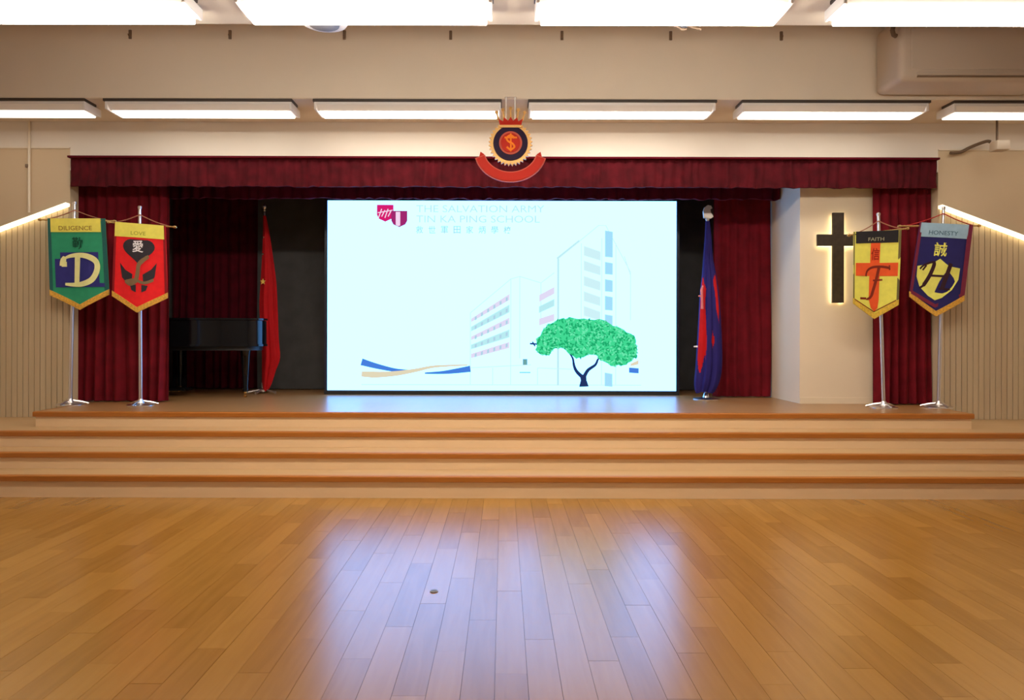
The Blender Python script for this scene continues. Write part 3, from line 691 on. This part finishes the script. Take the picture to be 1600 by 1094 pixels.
b.art('letter_h', 'b_dark', multi([ribbon(spline([(0.13, 0.66), (0.20, 0.60), (0.36, 0.56), (0.33, 0.72), (0.24, 0.88), (0.17, 0.93)], 5), [0.03]*10+[0.065]*11+[0.035]*5), ribbon(spline([(0.66, 0.56), (0.62, 0.70), (0.58, 0.84), (0.56, 0.92)], 5), 0.075), ribbon([(0.33, 0.745), (0.60, 0.745)], 0.03), ribbon([(0.50, 0.925), (0.70, 0.925)], 0.026), ribbon([(0.24, 0.60), (0.18, 0.68)], 0.03)]), 2.2)

# ================================================================== FLAGS
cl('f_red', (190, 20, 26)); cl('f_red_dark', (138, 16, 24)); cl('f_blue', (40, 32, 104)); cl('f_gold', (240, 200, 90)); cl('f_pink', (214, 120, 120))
def drape(rows, d, seed, depth, mfun, mats, name, parent, lobes=7, n=140):
    rnd = random.Random(seed); ph = [rnd.uniform(0, 6.28) for _ in range(3)]
    rows = spline(rows, 10); b = MB(); vs_ = []
    for k, (y, xl, xr) in enumerate(rows):
        t = k/(len(rows)-1); c = P((xl+xr)/2, y, d); hw = max(0.012, (xr-xl)/2*d/F); dp = max(0.012, min(depth, hw*0.9))
        for i in range(n):
            q = 2*PI*i/n
            m_ = 1-0.24*min(1, 0.3+t*1.2)*(0.5+0.5*math.cos(lobes*q+ph[0]+1.1*t))-0.08*(0.5+0.5*math.cos((lobes*2+1)*q+ph[1]))
            vs_.append(c+Vector((hw*m_*math.cos(q)*1.1, dp*m_*math.sin(q), 0.012*math.sin(3*q+ph[2])*t)))
    R_ = len(rows)
    for k in range(R_-1):
        for i in range(n):
            b.f.append([k*n+i, k*n+(i+1) % n, (k+1)*n+(i+1) % n, (k+1)*n+i]); b.mi.append(mfun(rows[k][0], 2*PI*i/n))
    b.v = vs_; b.f.append(list(range(n))); b.mi.append(0); b.f.append(list(range((R_-1)*n, R_*n))); b.mi.append(0)
    return b.build(name, mats, parent, True)
# red flag beside the piano
fd = 8.92
fl = thing('flag_on_stand', P(411, base_px(fd), fd), 'draped red flag on a silver pole beside the piano', 'flag')
bt = P(411, base_px(fd), fd); tp = P(413, 330, fd)
MB().tube([bt+Vector((0,0,0.02)), tp], [0.016, 0.013], 12).build('pole', 'chrome', fl, True)
fin = MB().lathe(tp, [(0.016, -0.01), (0.022, 0.0), (0.014, 0.012), (0.028, 0.035), (0.032, 0.055), (0.02, 0.085), (0.006, 0.10)], 14).build('finial', 'chrome', fl, True)
bs = MB().lathe(bt, [(0.05, 0.025), (0.05, 0.05), (0.025, 0.07), (0.022, 0.14)], 18).build('base', 'chrome', fl, True)
for q in (-0.35, PI+0.35, 1.6, 4.6):
    dv = Vector((math.cos(q), math.sin(q), 0)); 
    MB().tube([bt+dv*0.02+Vector((0,0,0.05)), bt+dv*0.15+Vector((0,0,0.026)), bt+dv*0.20+Vector((0,0,0.018))], [0.012, 0.012, 0.018], 8).build('foot', 'steel_dull', bs, True)
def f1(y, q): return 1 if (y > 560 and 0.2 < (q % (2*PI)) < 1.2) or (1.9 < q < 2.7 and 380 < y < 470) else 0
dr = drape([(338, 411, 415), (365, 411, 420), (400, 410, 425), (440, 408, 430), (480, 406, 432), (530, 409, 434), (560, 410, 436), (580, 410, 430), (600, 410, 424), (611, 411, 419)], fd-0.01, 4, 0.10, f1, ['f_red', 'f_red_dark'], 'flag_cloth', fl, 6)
st_ = []
for i in range(10):
    r = 5.2 if i % 2 == 0 else 2.2; q = -PI/2+i*PI/5; st_.append((410.5+r*0.9*math.cos(q), 441+r*math.sin(q)))
plate('star', 'f_gold', dr, st_, fd-0.115, 0.008)
for x, y in ((413, 372), (411, 398)): MB().tube([P(x-1.5, y, fd-0.03), P(x+1.5, y, fd-0.03)], 0.012, 8).build('ring', 'chrome', fl, True)
# blue and red flag right of the screen
fd = 8.22
fl = thing('flag_on_stand', P(1103, base_px(fd), fd), 'draped blue and red flag on a pole right of the screen', 'flag')
bt = P(1103.5, base_px(fd), fd); tp = P(1105, 342, fd)
MB().tube([bt+Vector((0,0,0.02)), tp], [0.017, 0.013], 12).build('pole', 'chrome', fl, True)
MB().lathe(bt, [(0.15, 0.0), (0.15, 0.010), (0.13, 0.018), (0.04, 0.028), (0.03, 0.06), (0.022, 0.08)], 26).build('base', 'chrome', fl, True)
mat('finial_white', (0.55, 0.48, 0.42), 0.35, metal=0.4)
fo = MB().lathe(tp, [(0.016, -0.02), (0.024, -0.005), (0.024, 0.004), (0.012, 0.02)], 14).build('finial', 'finial_white', fl, True)
plate('finial_crest', 'finial_white', fo, [(1099, 340), (1098, 330), (1100, 324), (1105, 320), (1110, 321), (1112, 325), (1109, 327), (1110, 332), (1114, 338), (1110, 341), (1105, 341)], fd, 0.03, 0.015)
def f2(y, q):
    q = q % (2*PI)                                         # q = 0 right, 1.5pi towards the hall
    if 440+10*math.sin(5*q) < y < 566+14*math.sin(9*q) and PI*(0.98+0.04*math.sin(y*0.06)) < q < PI*(1.30+0.05*math.sin(y*0.05)): return 1
    if 420+26*abs(PI*1.80-q) < y < 498+16*math.sin(7*q) and PI*(1.62+0.03*math.sin(y*0.07)) < q < PI*(1.93+0.03*math.sin(y*0.05)): return 1
    if 516 < y < 541 and abs(q-PI*1.53) < 0.16*math.sin((y-516)/25*PI): return 1
    return 0
dr = drape([(345, 1102, 1108), (370, 1101, 1111), (400, 1099, 1113), (430, 1097, 1118), (460, 1094, 1122), (500, 1092, 1125), (540, 1090, 1127), (575, 1088, 1127), (598, 1086, 1123), (612, 1087, 1116)], fd-0.02, 9, 0.13, f2, ['f_blue', 'f_red'], 'flag_cloth', fl, 7)
MB().tube([P(1098, 446, fd-0.13), P(1096, 452, fd-0.14), P(1097, 470, fd-0.15), P(1097, 482, fd-0.15)], [0.010, 0.016, 0.012, 0.016], 8).build('tassel', 'f_pink', fl, True)
MB().tube([P(1091, 462, fd-0.14), P(1098, 462, fd-0.15)], 0.009, 8).build('tassel_knot', 'f_pink', fl, True)
MB().tube([P(1084, 541, fd-0.08), P(1090, 541, fd-0.09)], [0.008, 0.012], 8).build('tassel_knot', 'b_white', fl, True)

# ================================================================== GRAND PIANO
def plan(i=0.0):
    pts = [(-4.45+i, 8.06+i), (-4.0, 8.06+i), (-3.5, 8.06+i)]
    cv = spline([(-3.30, 8.06), (-3.05, 8.10), (-2.93, 8.19), (-2.88, 8.33), (-2.91, 8.48), (-3.02, 8.60), (-3.25, 8.72), (-3.50, 8.86), (-3.70, 9.04), (-3.86, 9.24), (-4.02, 9.34)], 4)
    c0 = Vector((-3.75, 8.5, 0))
    for x, y in cv:
        v = Vector((x, y, 0))-c0; l = v.length; v = v*((l-i)/l); pts.append((c0.x+v.x, c0.y+v.y))
    pts += [(-4.45+i, 9.34-i)]
    return pts
pz = STG
pn = thing('grand_piano', (-3.7, 8.7, pz), 'glossy black grand piano partly behind the left stage curtain', 'piano')
def solid(name, m, pts, z0, z1, parent, smooth=True): return MB().prism([(x, y, z0) for x, y in pts], [(x, y, z1) for x, y in pts]).build(name, m, parent, smooth)
solid('case', 'piano_black', plan(0.0), pz+0.62, pz+0.925, pn)
solid('rim_moulding', 'piano_black', plan(-0.012), pz+0.62, pz+0.645, pn)
solid('lid', 'piano_black', plan(-0.015), pz+0.93, pz+0.952, pn)
solid('soundboard_frame', 'black', plan(0.05), pz+0.57, pz+0.62, pn)
kb = MB().box((-4.62, 8.06, pz+0.60), (-4.43, 9.28, pz+0.70)).build('keybed', 'piano_black', pn)
MB().box((-4.60, 8.14, pz+0.70), (-4.45, 9.20, pz+0.72)).build('keys', 'piano_key', kb)
for x, y in ((-4.12, 8.20), (-4.30, 9.18), (-3.12, 8.36)):
    lg_ = MB().lathe((x, y, pz), [(0.034, 0.07), (0.036, 0.10), (0.030, 0.12), (0.042, 0.30), (0.056, 0.50), (0.060, 0.54), (0.070, 0.57), (0.070, 0.60)], 16).build('leg', 'piano_black', pn, True)
    cs = MB().lathe((x, y, pz+0.0), [(0.012, 0.045), (0.026, 0.05), (0.026, 0.07), (0.02, 0.072)], 12).build('caster', 'brass', lg_, True)
    MB().tube([(x-0.012, y, pz+0.025), (x+0.012, y, pz+0.025)], 0.025, 14).build('caster_wheel', 'brass', cs if False else lg_, True)
ly = MB()
for x in (-4.10, -3.98): ly.box((x-0.02, 8.60, pz+0.10), (x+0.02, 8.64, pz+0.6))
ly.box((-4.16, 8.54, pz+0.06), (-3.92, 8.72, pz+0.10)); lyo = ly.build('pedal_lyre', 'piano_black', pn)
for x in (-4.10, -4.04, -3.98): MB().bbox((x-0.012, 8.46, pz+0.055), (x+0.012, 8.56, pz+0.068), 0.004, 1).build('pedal', 'brass', lyo)

# ================================================================== AIR CONDITIONER AND SMALL FITTINGS
AD = 6.36
ac = thing('air_conditioner', (4.55, 6.6, P(0, 124, AD).z), 'boxy cream air conditioner on the beam in the upper right corner', 'air conditioner')
x0 = P(1405, 0, AD).x; x1 = x0+1.45; z0 = P(0, 124, AD).z; z1 = z0+0.62
MB().bbox((x0, AD, z0), (x1, 6.795, z1), 0.06, 5).build('case', 'ac_white', ac, True)
MB().bbox((x0+0.16, AD-0.006, z0+0.03), (x1-0.16, AD+0.01, z0+0.045), 0.003, 1).build('louvre_slot', 'ac_seam', ac)
MB().bbox((x0+0.16, AD-0.012, z0+0.05), (x1-0.16, AD+0.01, z0+0.075), 0.004, 1).build('louvre', 'ac_white', ac)
MB().bbox((x0+0.10, AD-0.010, z0+0.10), (x1-0.10, AD+0.01, z1-0.06), 0.008, 2).build('front_panel', 'ac_white', ac)
pp = MB().tube([Vector((3.57, 6.45, 4.62)), P(1397, 30, 6.36), P(1393, 46, 6.36), P(1395, 53, 6.36), P(1399, 55, 6.37)], 0.02, 10).build('pipe_bracket', 'wire_dark', None, True)
tag(pp, 'bent dark pipe dropping from the ceiling at the left top of the air conditioner', 'pipe')
on = ['first', 'second', 'third', 'fourth', 'fifth', 'sixth', 'seventh']
for i, x in enumerate((202, 358, 537, 703, 877, 1047, 1220)):
    t = thing('beam_hook', P(x, 62, 6.78), 'small brown hook high on the stage beam, %s from the left' % on[i], 'hook', 'hooks along the top of the stage beam')
    p = P(x, 48, 6.79); q = P(x, 62, 6.79)
    MB().bbox((p.x-0.014, 6.785, q.z), (p.x+0.014, 6.80, p.z), 0.003, 1).build('plate', 'ac_seam', t)
    MB().tube([(p.x, 6.785, q.z+0.03), (p.x, 6.765, q.z+0.02), (p.x, 6.755, q.z+0.035)], 0.006, 6).build('hook', 'ac_seam', t, True)
# round fitting and wire bracket under the nearer beam
t = thing('ceiling_speaker', P(505, 30, 5.05), 'round grey fitting under the nearer beam, left of centre', 'ceiling fitting')
c = Vector((P(505, 0, 5.05).x, 5.05, BZ))
MB().lathe(c, [(0.18, 0.0), (0.18, -0.02), (0.165, -0.045), (0.12, -0.05), (0.05, -0.05)], 28).build('rim', 'white_metal', t, True)
MB().lathe(c, [(0.115, -0.049), (0.11, -0.062), (0.06, -0.07), (0.02, -0.07)], 24).build('grille', 'grey_plastic', t, True)
t = thing('wire_bracket', P(1068, 34, 5.1), 'dark tangled wire bracket under the nearer beam, right of centre', 'bracket')
c = Vector((P(1066, 0, 5.1).x, 5.12, BZ))
MB().bbox(c+Vector((-0.05, -0.04, -0.03)), c+Vector((0.05, 0.04, 0)), 0.006, 1).build('plate', 'grey_plastic', t)
MB().tube([c+Vector((-0.13, 0, -0.01)), c+Vector((-0.05, 0, -0.03)), c+Vector((0.0, 0, -0.06)), c+Vector((0.03, 0, -0.055))], 0.010, 8).build('arm', 'wire_dark', t, True)
MB().tube([c+Vector((0.02, 0, -0.02)), c+Vector((0.10, 0, -0.05)), c+Vector((0.14, 0, -0.055))], 0.009, 8).build('arm', 'wire_dark', t, True)
# conduit on the wall left of the stage
t = thing('conduit', P(45, 336, WY-0.02), 'thin vertical conduit on the wall at the left edge', 'conduit')
MB().tube([P(45, 334, WY-0.014), P(45, 190, WY-0.014)], 0.013, 8).build('tube', 'wall', t, True)
a = P(38, 258, WY-0.03); b_ = P(46, 264, WY)
MB().bbox((a.x, WY-0.03, b_.z), (b_.x, WY-0.001, a.z), 0.004, 1).build('clip', 'ac_seam', t)
# hanging pole with box and cable at the right
d = 7.3
t = thing('hanging_pole', P(1557, 222, d), 'thin brown pole with a small box hanging at the right edge', 'pole')
MB().tube([P(1557, 176, d), P(1557, 221, d)], 0.011, 8).build('pole', 'wire_dark', t, True)
a = P(1551, 219, d); b_ = P(1572, 234, d)
MB().bbox((a.x, d-0.06, b_.z), (b_.x, d+0.06, a.z), 0.01, 2).build('box', 'ac_white', t, True)
cb = MB().tube(spline([tuple(P(1484, 237.5, 7.50)), tuple(P(1500, 236, 7.50)), tuple(P(1512, 230, 7.48)), tuple(P(1526, 224, 7.46)), tuple(P(1541, 219, 7.42)), tuple(P(1547, 220, 7.40))], 5), 0.017, 8).build('loose_cable', 'wire_dark', None, True)
tag(cb, 'dark slack cable running to the hanging box at right', 'cable')
# small plug in the hall floor
c = P(679, 925, 1.39*F/400); c.z = 0
t = thing('floor_plug', c, 'tiny dark metal plug set in the plank floor', 'floor plug')
MB().lathe(c, [(0.022, 0.0005), (0.022, 0.004), (0.018, 0.006)], 18).build('plug', 'grey_plastic', t, True)
MB().box(c+Vector((-0.012, -0.003, 0.006)), c+Vector((0.012, 0.003, 0.0065))).build('slot', 'black', t)
